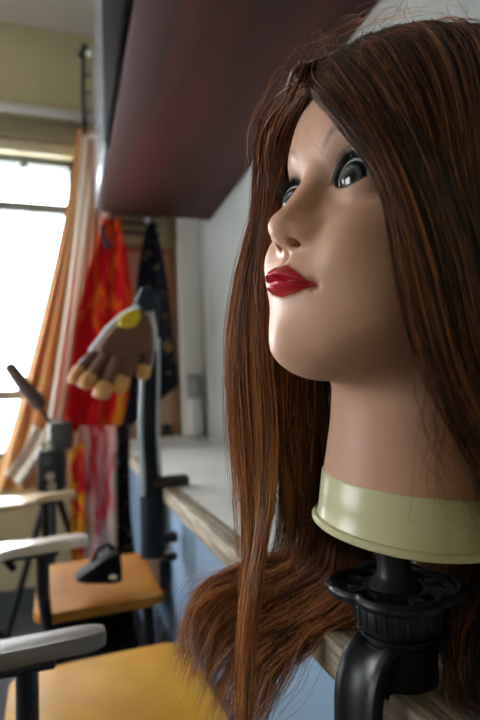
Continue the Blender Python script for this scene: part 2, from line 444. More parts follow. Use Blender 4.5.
# the long left wall; its window is unseen, added for daylight
mb = MB(); ys_ = [(.75, 2.3)]; prev = YF-.1
for a, b in ys_:
    mb.box((XL-.15, prev, 0), (XL, a, ZT)); mb.box((XL-.15, a, 0), (XL, b, WZ0)); mb.box((XL-.15, a, WZ1), (XL, b, ZT)); prev = b
mb.box((XL-.15, prev, 0), (XL, YB+.2, ZT)); struct('wall_left', mb, wallm)
framem = mat('window_frame_metal', (.20, .22, .20), .5, metal=.2)
creamm = mat('cream_gloss_paint', (.62, .56, .36), .45)
glassm = bpy.data.materials.new('window_glass'); glassm.use_nodes = True
b_ = glassm.node_tree.nodes['Principled BSDF']; b_.inputs['Transmission Weight'].default_value = 1; b_.inputs['Roughness'].default_value = 0; b_.inputs['IOR'].default_value = 1.02; b_.inputs['Base Color'].default_value = (1, 1, 1, 1)
def window_back():
    mb = MB(); y0, y1 = YB+.03, YB+.07
    mb.box((WX0, y0, WZ1-.03), (WX1, y1, WZ1)); mb.box((WX0, y0, WZ0), (WX1, y1, WZ0+.03)); mb.box((WX0, y0, WZ0), (WX0+.03, y1, WZ1)); mb.box((WX1-.03, y0, WZ0), (WX1, y1, WZ1))
    for z in (CZ+.925, CZ+.045): mb.box((WX0, y0, z-.023), (WX1, y1, z+.023))
    mb.box((WX0+.78, y0, WZ0), (WX0+.81, y1, WZ1))
    for z in (CZ+.925, WZ1-.03):
        mb.box((-.20, y0-.02, z-.03), (-.17, y0, z+.01), .004)
    fr = struct('window_1', mb, framem)
    pn = MB().box((WX0+.01, YB+.05, WZ0+.01), (WX1-.01, YB+.054, WZ1-.01)).build('pane', glassm, None, False); pn.parent = fr; pn['kind'] = 'structure'
window_back()
for i, (a, b) in enumerate(ys_):
    mb = MB(); x0, x1 = XL-.1, XL-.05
    mb.box((x0, a, WZ0), (x1, b, WZ0+.04)); mb.box((x0, a, WZ1-.04), (x1, b, WZ1)); mb.box((x0, a, WZ0), (x1, a+.04, WZ1)); mb.box((x0, b-.04, WZ0), (x1, b, WZ1))
    mb.box((x0, a, CZ+.9), (x1, b, CZ+.94)); mb.box((x0, (a+b)/2-.02, WZ0), (x1, (a+b)/2+.02, WZ1))
    struct('window_%d' % (i+2), mb, framem)  # left window out of view, added to light the room
struct('trim_1', MB().box((WX0-.05, YB-.03, WZ1-.005), (WX1+.06, YB, WZ1+.055), .006), creamm)            # head of the window
struct('trim_2', MB().box((.19, YB-.06, CZ-.215), (XR, YB, CZ-.175), .005), mat('pale_ledge', (.66, .62, .55), .5))   # ledge behind the bench
struct('trim_3', MB().box((XR-.10, YB-.09, CZ-.175), (XR, YB, CZ+1.0)), mat('white_pillar', (.78, .77, .72), .6))       # pale boxed-in corner
struct('baseboard_back', MB().box((XL, YB-.015, 0), (XR, YB, .1)), mat('dark_baseboard', (.07, .08, .08), .6))

# ------------------------------------------------------------------ bench along the right wall
benchx, BT = .183, CZ-.184
lamtop = mat('worn_laminate', (.62, .62, .58), .35, base2=(.50, .50, .47), noise_scale=9, bump=.05)
woodedge = mat('weathered_wood', (.40, .33, .23), .6, base2=(.15, .11, .07), noise_scale=150, stretch=(1, .07, 1), bump=.5, bump_scale=260)
bluem = mat('blue_panel', (.18, .29, .42), .42, base2=(.14, .23, .35), noise_scale=4)
bench = empty('workbench', (.42, 1.0, 0), 'long workbench fixed along the right wall, grey top and blue front', 'bench')
MB().box((benchx+.031, YF+.4, BT-.028), (XR-.004, YB-.02, BT-.0005), .002).build('worktop', lamtop, bench, label='pale grey laminate top')
MB().box((benchx, YF+.4, BT-.030), (benchx+.031, YB-.02, BT), .003).build('edge_strip', woodedge, bench, label='weathered bare wood front edge')
mb = MB()
for k in range(5): mb.box((benchx+.040, YF+.42+k*.72, .08), (benchx+.058, YF+.42+k*.72+.715, BT-.030), .003)
mb.build('front_panel', bluem, bench, label='smooth blue painted front')
MB().box((benchx+.09, YF+.42, 0), (benchx+.11, YB-.03, .09)).build('plinth', mat('plinth_black', (.02, .02, .022), .6), bench)

# ------------------------------------------------------------------ overhead cabinet
cabm = mat('dark_mahogany_laminate', (.070, .016, .014), .5, spec=.18, base2=(.036, .013, .008), noise_scale=5, stretch=(3, .35, 3))
cx0, cy1, cz0 = .118, 2.19, CZ+.80
cab = empty('overhead_cabinet', ((cx0+XR)/2, .8, cz0), 'dark mahogany overhead cabinet running along the wall above the head', 'cabinet')
MB().box((cx0+.02, -1.2, cz0), (XR-.002, cy1, cz0+.70), .002).build('carcass', cabm, cab)
blackm = mat('black_gloss_door', (.008, .006, .007), .7, spec=.04)
for k, (a, b) in enumerate(((.25, .92), (.93, 1.60), (-.44, .24))):
    MB().box((cx0, a, cz0+.012), (cx0+.019, b, cz0+.69), .002).build('door', blackm, cab)
d = MB().box((cx0, 1.61, cz0+.002), (cx0+.019, cy1, cz0+.69), .002).build('door', mat('door_window_reflection', (.15, .165, .185), .25, coat=.3), cab, label='glossy end door, window reflection painted pale')  # window reflection in the glossy front, painted as a pale door colour

# ------------------------------------------------------------------ curtain, rail
curm = mat('tan_curtain', (.66, .34, .12), .85, base2=(.58, .27, .09), noise_scale=6, stretch=(4, 4, .4), sheen=.3)
curw = mat('peach_curtain', (.50, .27, .16), .85, sheen=.3)
sheer = mat('white_sheer', (.80, .74, .64), .9, sheen=.3)
crt = empty('curtain', (.1, YB-.12, CZ-.3), 'tan and white curtain pulled aside and draped right of the window', 'curtain')
def drape(name, m, top0, top1, bot0, bot1, ztop, zbot, y, folds, amp, power=1.6, th=.002):
    n, k = 46, 60; P = np.zeros((n, k, 3))
    for i in range(n):
        v = i/(n-1); z = ztop+(zbot-ztop)*v; x0 = top0+(bot0-top0)*v**power; x1 = top1+(bot1-top1)*v**power
        for j in range(k):
            u = j/(k-1); P[i, j] = (x0+(x1-x0)*u+.004*math.sin(9*u+v*3), y+amp*math.sin(folds*2*math.pi*u+1.3*v)*(.5+.5*v)+.008*math.sin(3*v+u*5), z)
    return MB().grid(P, th).build(name, m, crt)
drape('curtain_panel', curm, .055, .125, -.31, -.02, CZ+1.27, CZ-.36, YB-.10, 4, .018, 1.25).__setitem__('label', 'tan orange outer panel')
drape('curtain_panel', sheer, .075, .125, -.11, -.045, CZ+1.22, CZ-.20, YB-.14, 2, .012, 1.25).__setitem__('label', 'white sheer strip')
drape('curtain_panel', curw, .100, .205, -.03, .12, CZ+1.20, CZ-.20, YB-.16, 4, .016, 1.2).__setitem__('label', 'peach inner panel')
steel = mat('rail_metal', (.62, .63, .62), .4, metal=.6)
rail = empty('curtain_rail', (-.7, YB-.09, CZ+1.33), 'pale metal curtain rail fixed above the window', 'curtain rail')
MB().box((-2.2, YB-.105, CZ+1.315), (.13, YB-.075, CZ+1.350), .006).build('track', steel, rail)
for x in (-2., -.9, .05): MB().box((x, YB-.08, CZ+1.32), (x+.03, YB, CZ+1.345), .003).build('bracket', steel, rail)
cloth_band = mat('olive_pelmet', (.26, .23, .13), .9)
tag(MB().box((-2.1, YB-.06, CZ+1.221), (.10, YB-.001, CZ+1.312), .004).build('pelmet_board', cloth_band), 'dull olive pelmet strip between rail and window top', 'pelmet')

for px_ in (.160, .345):
    MB().tube([(px_, cy1-.002, cz0+.02), (px_, cy1+.04, cz0+.015), (px_, cy1+.055, cz0-.005), (px_, cy1+.05, cz0-.02), (px_, cy1+.035, cz0-.015)], .005, 10).build('coat_hook', mat('hook_metal', (.25, .25, .26), .4, metal=1), cab)
# cord with beads beside the cabinet end
blk = mat('black_plastic', (.012, .012, .014), .42, spec=.5)
cord = empty('hook_chain', (.112, 2.05, CZ+1.1), 'black hanging chain of hooks beside the end of the overhead cabinet', 'chain')
cxp_, cyp_ = .080, 2.16
MB().tube([(cxp_, cyp_, CZ+1.50), (cxp_-.004, cyp_, CZ+1.32), (cxp_, cyp_, CZ+1.12)], .009, 8).build('cord', blk, cord)
for k, z in enumerate((1.50, 1.465)):
    MB().lathe([(.001, -.018), (.013, -.013), (.018, 0), (.013, .013), (.001, .018)], 16, Matrix.Translation((cxp_-.014*k+.004, cyp_, CZ+z))).build('bead', blk, cord)
MB().lathe([(.001, -.012), (.009, -.008), (.012, 0), (.009, .008), (.001, .012)], 16, Matrix.Translation((cxp_+.022, cyp_-.01, CZ+1.475))).build('bead', mat('white_bead', (.75, .75, .72), .3), cord, label='white bead')
for z in (1.38, 1.30, 1.22, 1.14):
    MB().tube([(cxp_, cyp_, CZ+z), (cxp_+.022, cyp_, CZ+z), (cxp_+.026, cyp_, CZ+z+.014)], .004, 8).build('hook', blk, cord)

# ------------------------------------------------------------------ things on the back wall
boardm = mat('pinkish_board', (.56, .38, .28), .8, noise_amt=.08, noise_scale=3)
pin = empty('notice_board', (.36, YB-.02, CZ+.2), 'plain pinkish brown notice board on the back wall over the ledge', 'notice board')
MB().box((.20, YB-.018, CZ-.165), (.475, YB-.001, CZ+.72), .002).build('board', boardm, pin)
fm = mat('orange_brown_frame', (.32, .15, .07), .5)
mb = MB().box((.475, YB-.030, CZ-.165), (.505, YB-.001, CZ+.745), .003).box((.18, YB-.030, CZ+.72), (.475, YB-.001, CZ+.745), .003)
mb.build('frame', fm, pin)
ven = empty('wall_vent', (.33, YB-.05, CZ+.84), 'beige louvred vent box high on the back wall under the cabinet end', 'vent')
vm = mat('vent_beige', (.42, .37, .24), .5); vd = mat('vent_dark', (.10, .09, .07), .6)
MB().box((.19, YB-.085, CZ+.755), (.45, YB-.001, CZ+.93), .008).build('housing', vm, ven)
for k in range(3): MB().box((.21, YB-.092, CZ+.785+k*.045), (.43, YB-.084, CZ+.805+k*.045), .002).build('slat', vd, ven)
sb = empty('socket_box', (.56, YB-.11, CZ+.08), 'small grey socket box on the pale corner pillar', 'socket box')
MB().box((.535, YB-.125, CZ+.005), (.600, YB-.09, CZ+.115), .006).build('housing', mat('grey_box', (.30, .31, .31), .5), sb)
MB().box((.550, YB-.130, CZ+.030), (.585, YB-.124, CZ+.085), .003).build('socket_plate', mat('grey_plate', (.42, .43, .42), .5), sb)
tag(MB().box((.545, YB-.13, CZ-.175), (.598, YB-.09, CZ-.005), .006).build('cable_trunking', mat('white_trunking', (.78, .78, .74), .45)), 'short white trunking under the socket box, down to the ledge', 'trunking')
tt = empty('tape_dispenser', (.44, YB-.075, CZ-.175), 'small black tape dispenser on the pale ledge of the back wall', 'tape dispenser')
MB().box((.405, YB-.058, CZ-.175), (.475, YB-.030, CZ-.160), .004).lathe([(.010, -.012), (.022, -.012), (.022, .012), (.010, .012)], 20, Matrix.Translation((.442, YB-.042, CZ-.140))@Matrix.Rotation(R(90), 4, 'X')).build('body', blk, tt)

# ------------------------------------------------------------------ tablet-arm chairs, one behind the other
def rounded(w, d, r, n=6, cx=0, cy=0):
    out = []
    for sx, sy, a0 in ((1, 1, 0), (-1, 1, 90), (-1, -1, 180), (1, -1, 270)):
        for k in range(n+1):
            a = R(a0+90*k/n); out.append((cx+sx*(w/2-r)+r*math.cos(a), cy+sy*(d/2-r)+r*math.sin(a)))
    return out
frm = mat('black_steel_tube', (.010, .010, .012), .45, metal=.2)
def tablet_chair(xc, yc, tab_y, tab_x, seatm, tabm, label, tz=CZ-.26, hw=1., w=.31, d=.36, ang=0., tl=.55, ws=.13):
    t = empty('tablet_arm_chair', (xc, yc, 0), label, 'chair', 'tablet arm chairs in a row beside the bench')
    T = Matrix.Translation((xc, yc, CZ-.45))@Matrix.Rotation(ang, 4, 'Z')
    MB().prism(rounded(w, d, .035), -.022, 0, T, .004).build('seat', seatm, t)
    for sx in (-1, 1):
        for sy in (-1, 1):
            a = T@Vector((sx*(w/2-.04), sy*(d/2-.05), -.022)); b = Vector((a.x+sx*.02, a.y+sy*.02, .0))
            MB().tube([a, b], .012, 10).build('leg', frm, t)
    for sy in (-1, 1): MB().tube([T@Vector((-(w/2-.03), sy*(d/2-.05), -.033)), T@Vector((w/2-.03, sy*(d/2-.05), -.033))], .011, 8).build('seat_rail', frm, t)
    mb = MB().box((-(w/2-.035), -(d/2-.05), -.20), (w/2-.035, d/2-.05, -.185), .004, T)  # black box added under the seat to darken the space below
    for sx in (-1, 1): mb.box((sx*(w/2-.04)-.004, -(d/2-.05), -.19), (sx*(w/2-.04)+.004, d/2-.05, -.11), .002, T)
    mb.box((-(w/2-.04), d/2-.058, -.19), (w/2-.04, d/2-.05, -.09), .002, T)
    mb.build('underseat_dark_box', frm, t)
    # writing tablet: broad at its far left end, a narrow arm towards the bench
    o = [(0, -.020), (-.02, -.024), (-ws, -.026), (-ws-.022, -.04), (-ws-.03, -.09), (-ws-.06, -.12), (-tl, -.17), (-tl-.02, -.15), (-tl-.02, .02), (-tl, .028), (-.02, .028), (0, .020), (.014, .015), (.014, -.015)]
    o = [(a_, b_*hw) for a_, b_ in o]
    Mt = Matrix.Translation((tab_x, tab_y, tz-.018))@Matrix.Rotation(R(2), 4, 'Z')
    MB().prism(o, 0, .018, Mt, .004).build('writing_tablet', tabm, t)
    mb = MB(); px = tab_x-.07
    mb.tube([(px, tab_y, tz-.018), (px, tab_y, tz-.10), (px, yc-d/2+.05, CZ-.50)], .012, 10)
    mb.tube([(px-.16, tab_y, tz-.018), (px-.16, tab_y, tz-.10), (px-.10, yc-d/2+.05, CZ-.50)], .012, 10)
    mb.build('arm_support', frm, t)
    mb = MB().box((px-.20, tab_y-.02, tz-.028), (px+.03, tab_y+.02, tz-.0185), .003); mb.build('tablet_bracket', frm, t)
    return t
ply_y = mat('yellow_seat_board', (.64, .31, .012), .55, spec=.25, base2=(.53, .235, .008), noise_scale=10)
ply_o = mat('orange_seat_board', (.50, .20, .022), .55, spec=.25, base2=(.40, .145, .012), noise_scale=10)
tab_g = mat('grey_worn_board', (.27, .24, .22), .5, base2=(.10, .085, .075), noise_scale=40, stretch=(.15, 1, 1), bump=.2)
tab_w = mat('pale_glossy_board', (.72, .68, .58), .22, coat=.6)
tab_c = mat('cream_glossy_board', (.78, .62, .38), .22, coat=.6)
tablet_chair(.054, .80, .635, .022, ply_y, tab_g, 'tablet arm chair with yellow seat and worn grey arm, nearest of the row', d=.36, w=.295, ang=R(2), ws=.30, hw=.72)
oc = tablet_chair(.062, 1.395, 1.075, .018, ply_o, tab_w, 'tablet arm chair with orange seat under the hanging cloth', d=.36, w=.29, ang=R(1), ws=.12)
MB().box((.196, 1.235, CZ-.447), (.212, 1.555, BT-.036), .006).build('backrest', frm, oc, label='low black backrest')
tablet_chair(-.40, 1.88, 1.62, .000, ply_o, tab_c, 'tablet arm chair with cream glossy arm, farthest of the row', d=.34, w=.30, ws=.06)
def at(px, py, y):
    """the point of the room at distance y along the wall that the photograph shows at (px, py)"""
    d = CAMR @ np.array([px-cxp, -(py-cyp), -f_px]); return CAMP+d*(y/d[1])
def cloth(name, left, right, rows, cols, m, amp, folds, parent=None, th=.0025, yo=None, **kw):
    """a hanging cloth between two edge lines (points of the room), with vertical folds"""
    left = np.array(left); right = np.array(right)
    def res(A):
        t = np.linspace(0, len(A)-1, rows); return np.stack([spl(t, np.arange(len(A)), A[:, k]) for k in range(3)], 1)
    A, B = res(left), res(right); P = np.zeros((rows, cols, 3))
    for i in range(rows):
        v = i/(rows-1)
        for j in range(cols):
            u = j/(cols-1); p = A[i]*(1-u)+B[i]*u
            p = p+np.array([.25, -1, 0])*amp*(math.sin(folds*2*math.pi*u+1.1*math.sin(3*v))*(.35+.65*v)+.4*math.sin(7*u+4*v))
            P[i, j] = p
    o = MB().grid(P, th).build(name, m, None if parent is not None and parent.type == 'MESH' else parent, **kw)
    if parent is not None and parent.type == 'MESH': o.parent = parent
    return o
def print_mat(name, bg, fg, scale, lo, hi, fg2=None, stretch=(1, 1, 1), dist=2.5):
    m = bpy.data.materials.new(name); m.use_nodes = True; nt = m.node_tree; b = nt.nodes['Principled BSDF']; b.inputs['Roughness'].default_value = .9; b.inputs['Specular IOR Level'].default_value = .15
    tc = nt.nodes.new('ShaderNodeTexCoord'); mp = nt.nodes.new('ShaderNodeMapping'); mp.inputs['Scale'].default_value = stretch
    nt.links.new(tc.outputs['Object'], mp.inputs[0]); n = nt.nodes.new('ShaderNodeTexNoise'); n.inputs['Scale'].default_value = scale; n.inputs['Detail'].default_value = 2; n.inputs['Distortion'].default_value = dist
    nt.links.new(mp.outputs[0], n.inputs['Vector']); rp = nt.nodes.new('ShaderNodeValToRGB'); e = rp.color_ramp.elements
    e[0].position = lo; e[0].color = (*bg, 1); e[1].position = hi; e[1].color = (*fg, 1)
    if fg2: q = rp.color_ramp.elements.new(min(hi+.10, 1)); q.color = (*fg2, 1)
    nt.links.new(n.outputs['Fac'], rp.inputs[0]); nt.links.new(rp.outputs[0], b.inputs['Base Color']); return m

redm = print_mat('red_orange_print', (.52, .005, .008), (.75, .12, .008), 7, .50, .60, (.85, .34, .03), (1, 1, .45))
rc = cloth('red_cloth', [at(104, 219, 2.22), at(92, 255, 2.2), at(76, 320, 2.19), at(70, 380, 2.18), at(63, 431, 2.18)], [at(118, 219, 2.22), at(128, 262, 2.2), at(134, 320, 2.2), at(131, 380, 2.2), at(121, 432, 2.2)], 44, 40, redm, .014, 2.5,
      label='bright red cloth with orange leaf print hanging from the end of the overhead cabinet', cat='cloth')
cloth('dark_strap', [at(100, 226, 2.16), at(101, 238, 2.155), at(106, 250, 2.15)], [at(104, 224, 2.16), at(106, 236, 2.155), at(113, 246, 2.15)], 10, 5, mat('navy_strap', (.02, .012, .03), .7), .002, 1, rc, label='dark looped strap')
strip = print_mat('pink_red_yellow_print', (.70, .03, .05), (.80, .50, .50), 7, .40, .52, (.85, .70, .66), (2.2, 2.2, .45), 1.2)
ylw = print_mat('yellow_red_print', (.80, .30, .015), (.66, .02, .02), 9, .50, .56, None, (1, 1, .6), 3)
cloth('printed_scarf', [at(80, 426, 2.14), at(77, 480, 2.12), at(76, 540, 2.11), at(80, 590, 2.10)], [at(114, 426, 2.12), at(113, 480, 2.11), at(113, 540, 2.10), at(111, 566, 2.10)], 34, 30, strip, .012, 2,
      label='white, pink and red printed scarf hanging below the bright red cloth', cat='scarf')
cloth('yellow_sash', [at(71, 450, 2.09), at(70, 500, 2.08), at(71, 560, 2.07), at(71, 592, 2.07)], [at(84, 440, 2.09), at(86, 500, 2.08), at(84, 560, 2.07), at(80, 592, 2.07)], 28, 14, ylw, .006, 1.5,
      label='narrow yellow and orange sash hanging at the left edge of the printed scarf', cat='sash')
gold = print_mat('black_gold_print', (.010, .011, .020), (.010, .012, .022), 16, .50, .60, (.22, .15, .05), (1, 1, .8), 2)
g_ = cloth('black_garment', [at(147, 222, 2.26), at(139, 258, 2.28), at(134, 300, 2.3), at(128, 350, 2.3), at(121, 436, 2.3)], [at(154, 222, 2.26), at(164, 262, 2.28), at(170, 300, 2.3), at(176, 350, 2.3), at(179, 384, 2.3)], 44, 34, gold, .012, 2.5,
      label='black garment with dull gold print hanging right of the red cloth', cat='garment')
spark = print_mat('black_sequins', (.008, .008, .010), (.010, .010, .012), 60, .55, .62, (.30, .30, .33), (1, 1, 1), 1)
cloth('sequinned_shawl', [at(117, 425, 1.66), at(116, 500, 1.64), at(116, 572, 1.64), at(117, 700, 1.64)], [at(129, 425, 1.64), at(129, 500, 1.64), at(135, 575, 1.64), at(130, 700, 1.64)], 34, 20, spark, .010, 2,
      label='black sequinned shawl hanging beside the printed scarf', cat='shawl')

# dark upright clamped to the bench edge, glove on its top
up = empty('clamped_upright', tuple(at(165, 480, 1.1)), 'dark blue ribbed upright clamped to the bench edge under the glove', 'upright stand')
navy = mat('navy_vinyl', (.006, .013, .024), .6, spec=.25)
ribm = mat('ribbed_pale_trim', (.50, .62, .72), .4)
path = [at(p[0], p[1], 1.1) for p in ((152, 292), (150, 330), (149, 380), (148, 430), (150, 475), (151, 505), (152, 535), (152, 556))]
path = np.array(path); tt_ = np.linspace(0, len(path)-1, 70); path = np.stack([spl(tt_, np.arange(len(path)), path[:, k]) for k in range(3)], 1)
wd = np.interp(tt_, [0, 2, 4, 5, 7], [.017, .021, .022, .024, .024])
mb = MB(); mb.tube(path, list(wd), 14, squash=1., up=(1, 0, 0))
mb.build('upright', navy, up)
for sgn, x0, x1 in ((-1, 12, 46), (1, 12, 40)):
    mb = MB(); seg = path[x0:x1]
    for k in range(len(seg)*2):
        t = k/(len(seg)*2-1)*(len(seg)-1); i = int(t); p = seg[i]+(seg[min(i+1, len(seg)-1)]-seg[i])*(t-i); w = wd[min(x0+i, 69)]
        c = p+np.array([sgn*w*.80, -w*.72, 0]); mb.box(c-np.array([.0035, .003, .0024]), c+np.array([.0050, .003, .0024]), .001, seg=1)
    mb.build('ribbed_trim', ribm, up, label='pale ribbed edge trim')
c = at(171, 479, 1.1)
MB().box((c[0]-.040, 1.075, BT+.002), (c[0]+.036, 1.115, BT+.021), .006).build('clamp_jaw', blk, up)
chrome = mat('chrome', (.7, .72, .75), .18, metal=1)
MB().box((benchx-.034, 1.08, BT-.10), (benchx-.014, 1.112, BT+.012), .006).box((benchx-.034, 1.08, BT-.115), (benchx+.030, 1.112, BT-.095), .006).build('clamp_frame', blk, up)
MB().tube([(benchx+.012, 1.096, BT-.150), (benchx+.012, 1.096, BT-.034)], .006, 12).build('clamp_screw', chrome, up, label='shiny steel screw')
MB().lathe([(.004, 0), (.017, .002), (.017, .012), (.008, .016)], 20, Matrix.Translation((benchx+.012, 1.096, BT-.152))).build('clamp_knob', blk, up)

# work glove hanging fingers down
gl = empty('work_glove', tuple(at(145, 292, 1.05)), 'brown work glove with tan fingertips and yellow patch on the dark upright', 'glove')
palmm = mat('brown_glove_palm', (.20, .095, .06), .75, noise_amt=.2, noise_scale=30); tipm = mat('tan_leather_tip', (.70, .36, .13), .6)
trimm = mat('white_grey_knit', (.62, .62, .66), .9, bump=.3, bump_scale=400); yelm = mat('yellow_patch', (.80, .58, .02), .5)
gy = 1.045
def gp(px, py, dy=0): p = at(px, py, gy+dy); return Vector(p)
MS = gy/512*1.02
def slab(name, outl, m, th, dy, parent, bulge=.006):
    """soft padded slab with outline given as points of the vertical plane of the glove"""
    c = sum((gp(*q, dy) for q in outl), Vector())/len(outl); b = bmesh.new(); n = len(outl); rings = []
    for (s, o) in ((0.0, 1.0), (.45, .94), (.80, .70), (.96, .35), (1.0, 0.0)):
        pass
    prof = [(.55, th*.5+bulge), (.85, th*.5+bulge*.7), (.97, th*.35), (1.0, 0), (.97, -th*.35), (.85, -th*.5-bulge*.3), (.55, -th*.5-bulge*.4)]
    pts = [gp(*q, dy) for q in outl]
    for s, o in prof: rings.append([b.verts.new(c+(p-c)*s+Vector((0, -o, 0))) for p in pts])
    for i in range(len(rings)-1):
        for k in range(n): b.faces.new((rings[i][k], rings[i][(k+1) % n], rings[i+1][(k+1) % n], rings[i+1][k]))
    b.faces.new(rings[0][::-1]); b.faces.new(rings[-1]); mb = MB(); mb.bm.free(); mb.bm = b
    return mb.build(name, m, parent)
slab('palm', [(140, 309), (128, 316), (112, 328), (98, 345), (96, 352), (104, 360), (120, 364), (134, 362), (146, 352), (154, 346), (153, 330), (149, 315)], palmm, .020, 0, gl)
slab('knit_back', [(146, 298), (138, 303), (120, 313), (105, 327), (88, 350), (92, 360), (104, 368), (122, 371), (136, 368), (150, 356), (158, 348), (157, 328), (153, 308)], trimm, .020, .014, gl, .004)
slab('cuff', [(140, 288), (150, 287), (156, 298), (152, 312), (142, 312), (134, 303)], mat('navy_cuff', (.012, .02, .04), .8), .030, .006, gl)
slab('logo_patch', [(118, 321), (124, 313), (133, 310), (140, 311), (141, 318), (136, 326), (127, 329), (119, 327)], yelm, .004, -.017, gl, .003)
fing = [((100, 351), (88, 362), (80, 372), (73, 381), 7.0), ((107, 356), (98, 368), (90, 379), (84, 385), 7.6), ((118, 360), (111, 374), (104, 387), (101, 396), 8.2), ((132, 358), (128, 370), (122, 381), (118, 390), 7.6), ((148, 346), (147, 358), (144, 370), (142, 377), 6.6)]
for k, (a, b, c2, d2, r_) in enumerate(fing):
    dd = (.012, -.004, -.010, -.006, 0)[k]; r0 = r_*gy/512
    f_ = MB().tube([gp(*a, dd), gp(*b, dd), gp(*c2, dd-.006)], [r0*.95, r0*.92, r0*.95], 14).build('finger', palmm, gl)
    t_ = MB(); P0, P1 = gp(*c2, dd-.006), gp(*d2, dd-.012); ax = (P1-P0).normalized()
    q0 = P0-ax*.007
    t_.tube([q0, P0, P0+(P1-P0)*.6, P1, P1+ax*.004, P1+ax*.0065], [r0*.99, r0*1.07, r0*1.06, r0*.86, r0*.55, r0*.05], 16); sub('fingertip', t_, tipm, f_)
    s_ = MB(); off = Vector((-r0*.62, r0*.55, 0)) if k < 4 else Vector((r0*.62, r0*.55, 0))
    s_.tube([gp(*a, dd)+off, gp(*b, dd)+off, gp(*c2, dd-.006)+off, P1+off*.9], [r0*.55, r0*.52, r0*.5, r0*.42], 10); sub('knit_side', s_, trimm, f_)

# tripod by the window with a padded pan handle
tp = empty('camera_tripod', (-.10, 2.15, 0), 'black tripod with padded brown handle tilted up in front of the window', 'tripod')
ty = 2.12
def tpnt(px, py, dy=0): return Vector(at(px, py, ty+dy))
gripm = mat('brown_grey_foam', (.10, .055, .050), .7)
h_ = MB().tube([tpnt(38, 405), tpnt(48, 420), tpnt(56, 432)], .008, 10).build('pan_handle', blk, tp)
sub('handle_grip', MB().tube([tpnt(8, 364), tpnt(10, 367), tpnt(24, 386), tpnt(38, 402), tpnt(41, 408)], [.016, .023, .027, .029, .020], 14), gripm, h_)
hm_ = mat('grey_head_plastic', (.07, .065, .06), .5)
MB().box(tpnt(50, 424)-Vector((.005, .05, .10)), tpnt(72, 424)+Vector((.0, .05, .015)), .02).build('tripod_head', hm_, tp)
MB().box(tpnt(36, 448)-Vector((0, .045, .17)), tpnt(66, 448)+Vector((0, .045, .01)), .025).build('tripod_body', blk, tp)
for (px, py) in ((47, 446), (47, 461), (50, 476), (52, 486)):
    c = tpnt(px, py, -.06); Mk = Matrix.Translation(c)@Matrix.Rotation(R(90), 4, 'X')
    MB().lathe([(.004, 0), (.015, .001), (.017, .006), (.017, .014)], 18, Mk).build('knob', chrome if py != 461 else hm_, tp)
cc = (tpnt(36, 448)+tpnt(66, 448))/2
MB().tube([cc-Vector((0, 0, .1)), (cc.x, cc.y, .32)], .016, 12).build('centre_column', blk, tp)
for k in range(3):
    a = R(30+120*k); MB().tube([(cc.x+.02*math.cos(a), cc.y+.02*math.sin(a), cc.z-.17), (cc.x+.20*math.cos(a), cc.y+.20*math.sin(a), .012)], .013, 10).build('leg', blk, tp)
# white cloth heaped at the window's foot
cloth('white_drape', [at(33, 425, 2.26), at(22, 450, 2.24), at(4, 474, 2.22)], [at(48, 432, 2.25), at(38, 462, 2.22), at(22, 486, 2.2)], 24, 14, sheer, .012, 1.5,
      label='crumpled white cloth hanging below the tan curtain', cat='cloth')

# slumped bag on the orange seat
bag = empty('handbag', tuple(at(98, 582, 1.27)), 'small slumped black handbag lying on the orange seat', 'handbag')
gy = 1.27; leather = mat('black_leather', (.006, .006, .007), .6, spec=.15, bump=.1)
slab('body', [(74, 576), (80, 570), (90, 563), (100, 556), (110, 549), (117, 548), (121, 555), (122, 568), (122, 579), (114, 581), (100, 581), (86, 581), (77, 580)], leather, .050, 0, bag, .012)
c = gp(113, 577, -.045); MB().box(c-Vector((.009, .006, .007)), c+Vector((.009, .002, .007)), .003).build('clasp', chrome, bag, label='small shiny clasp')
mb = MB().tube([gp(92, 563), gp(98, 549), gp(108, 544), gp(116, 551)], .005, 8); mb.build('strap', leather, bag)
# ------------------------------------------------------------------ hair: dense strands on a dark wig cap
TH = tilt(HV); fb = np.where(TH[:, 2] < .2, .030+(TH[:, 2]-.15)*.35, .0475+(TH[:, 2]-.2)*.99)
cm = np.minimum(fb-TH[:, 0], (TH[:, 2]-.135))
cV, cN, cT = clip_mesh(HV+HN*.0022, HN, tris, cm, True)
capm = mat('wig_cap', (.018, .009, .006), .8)
head_part('wig_cap', cV, cT, capm, cN)

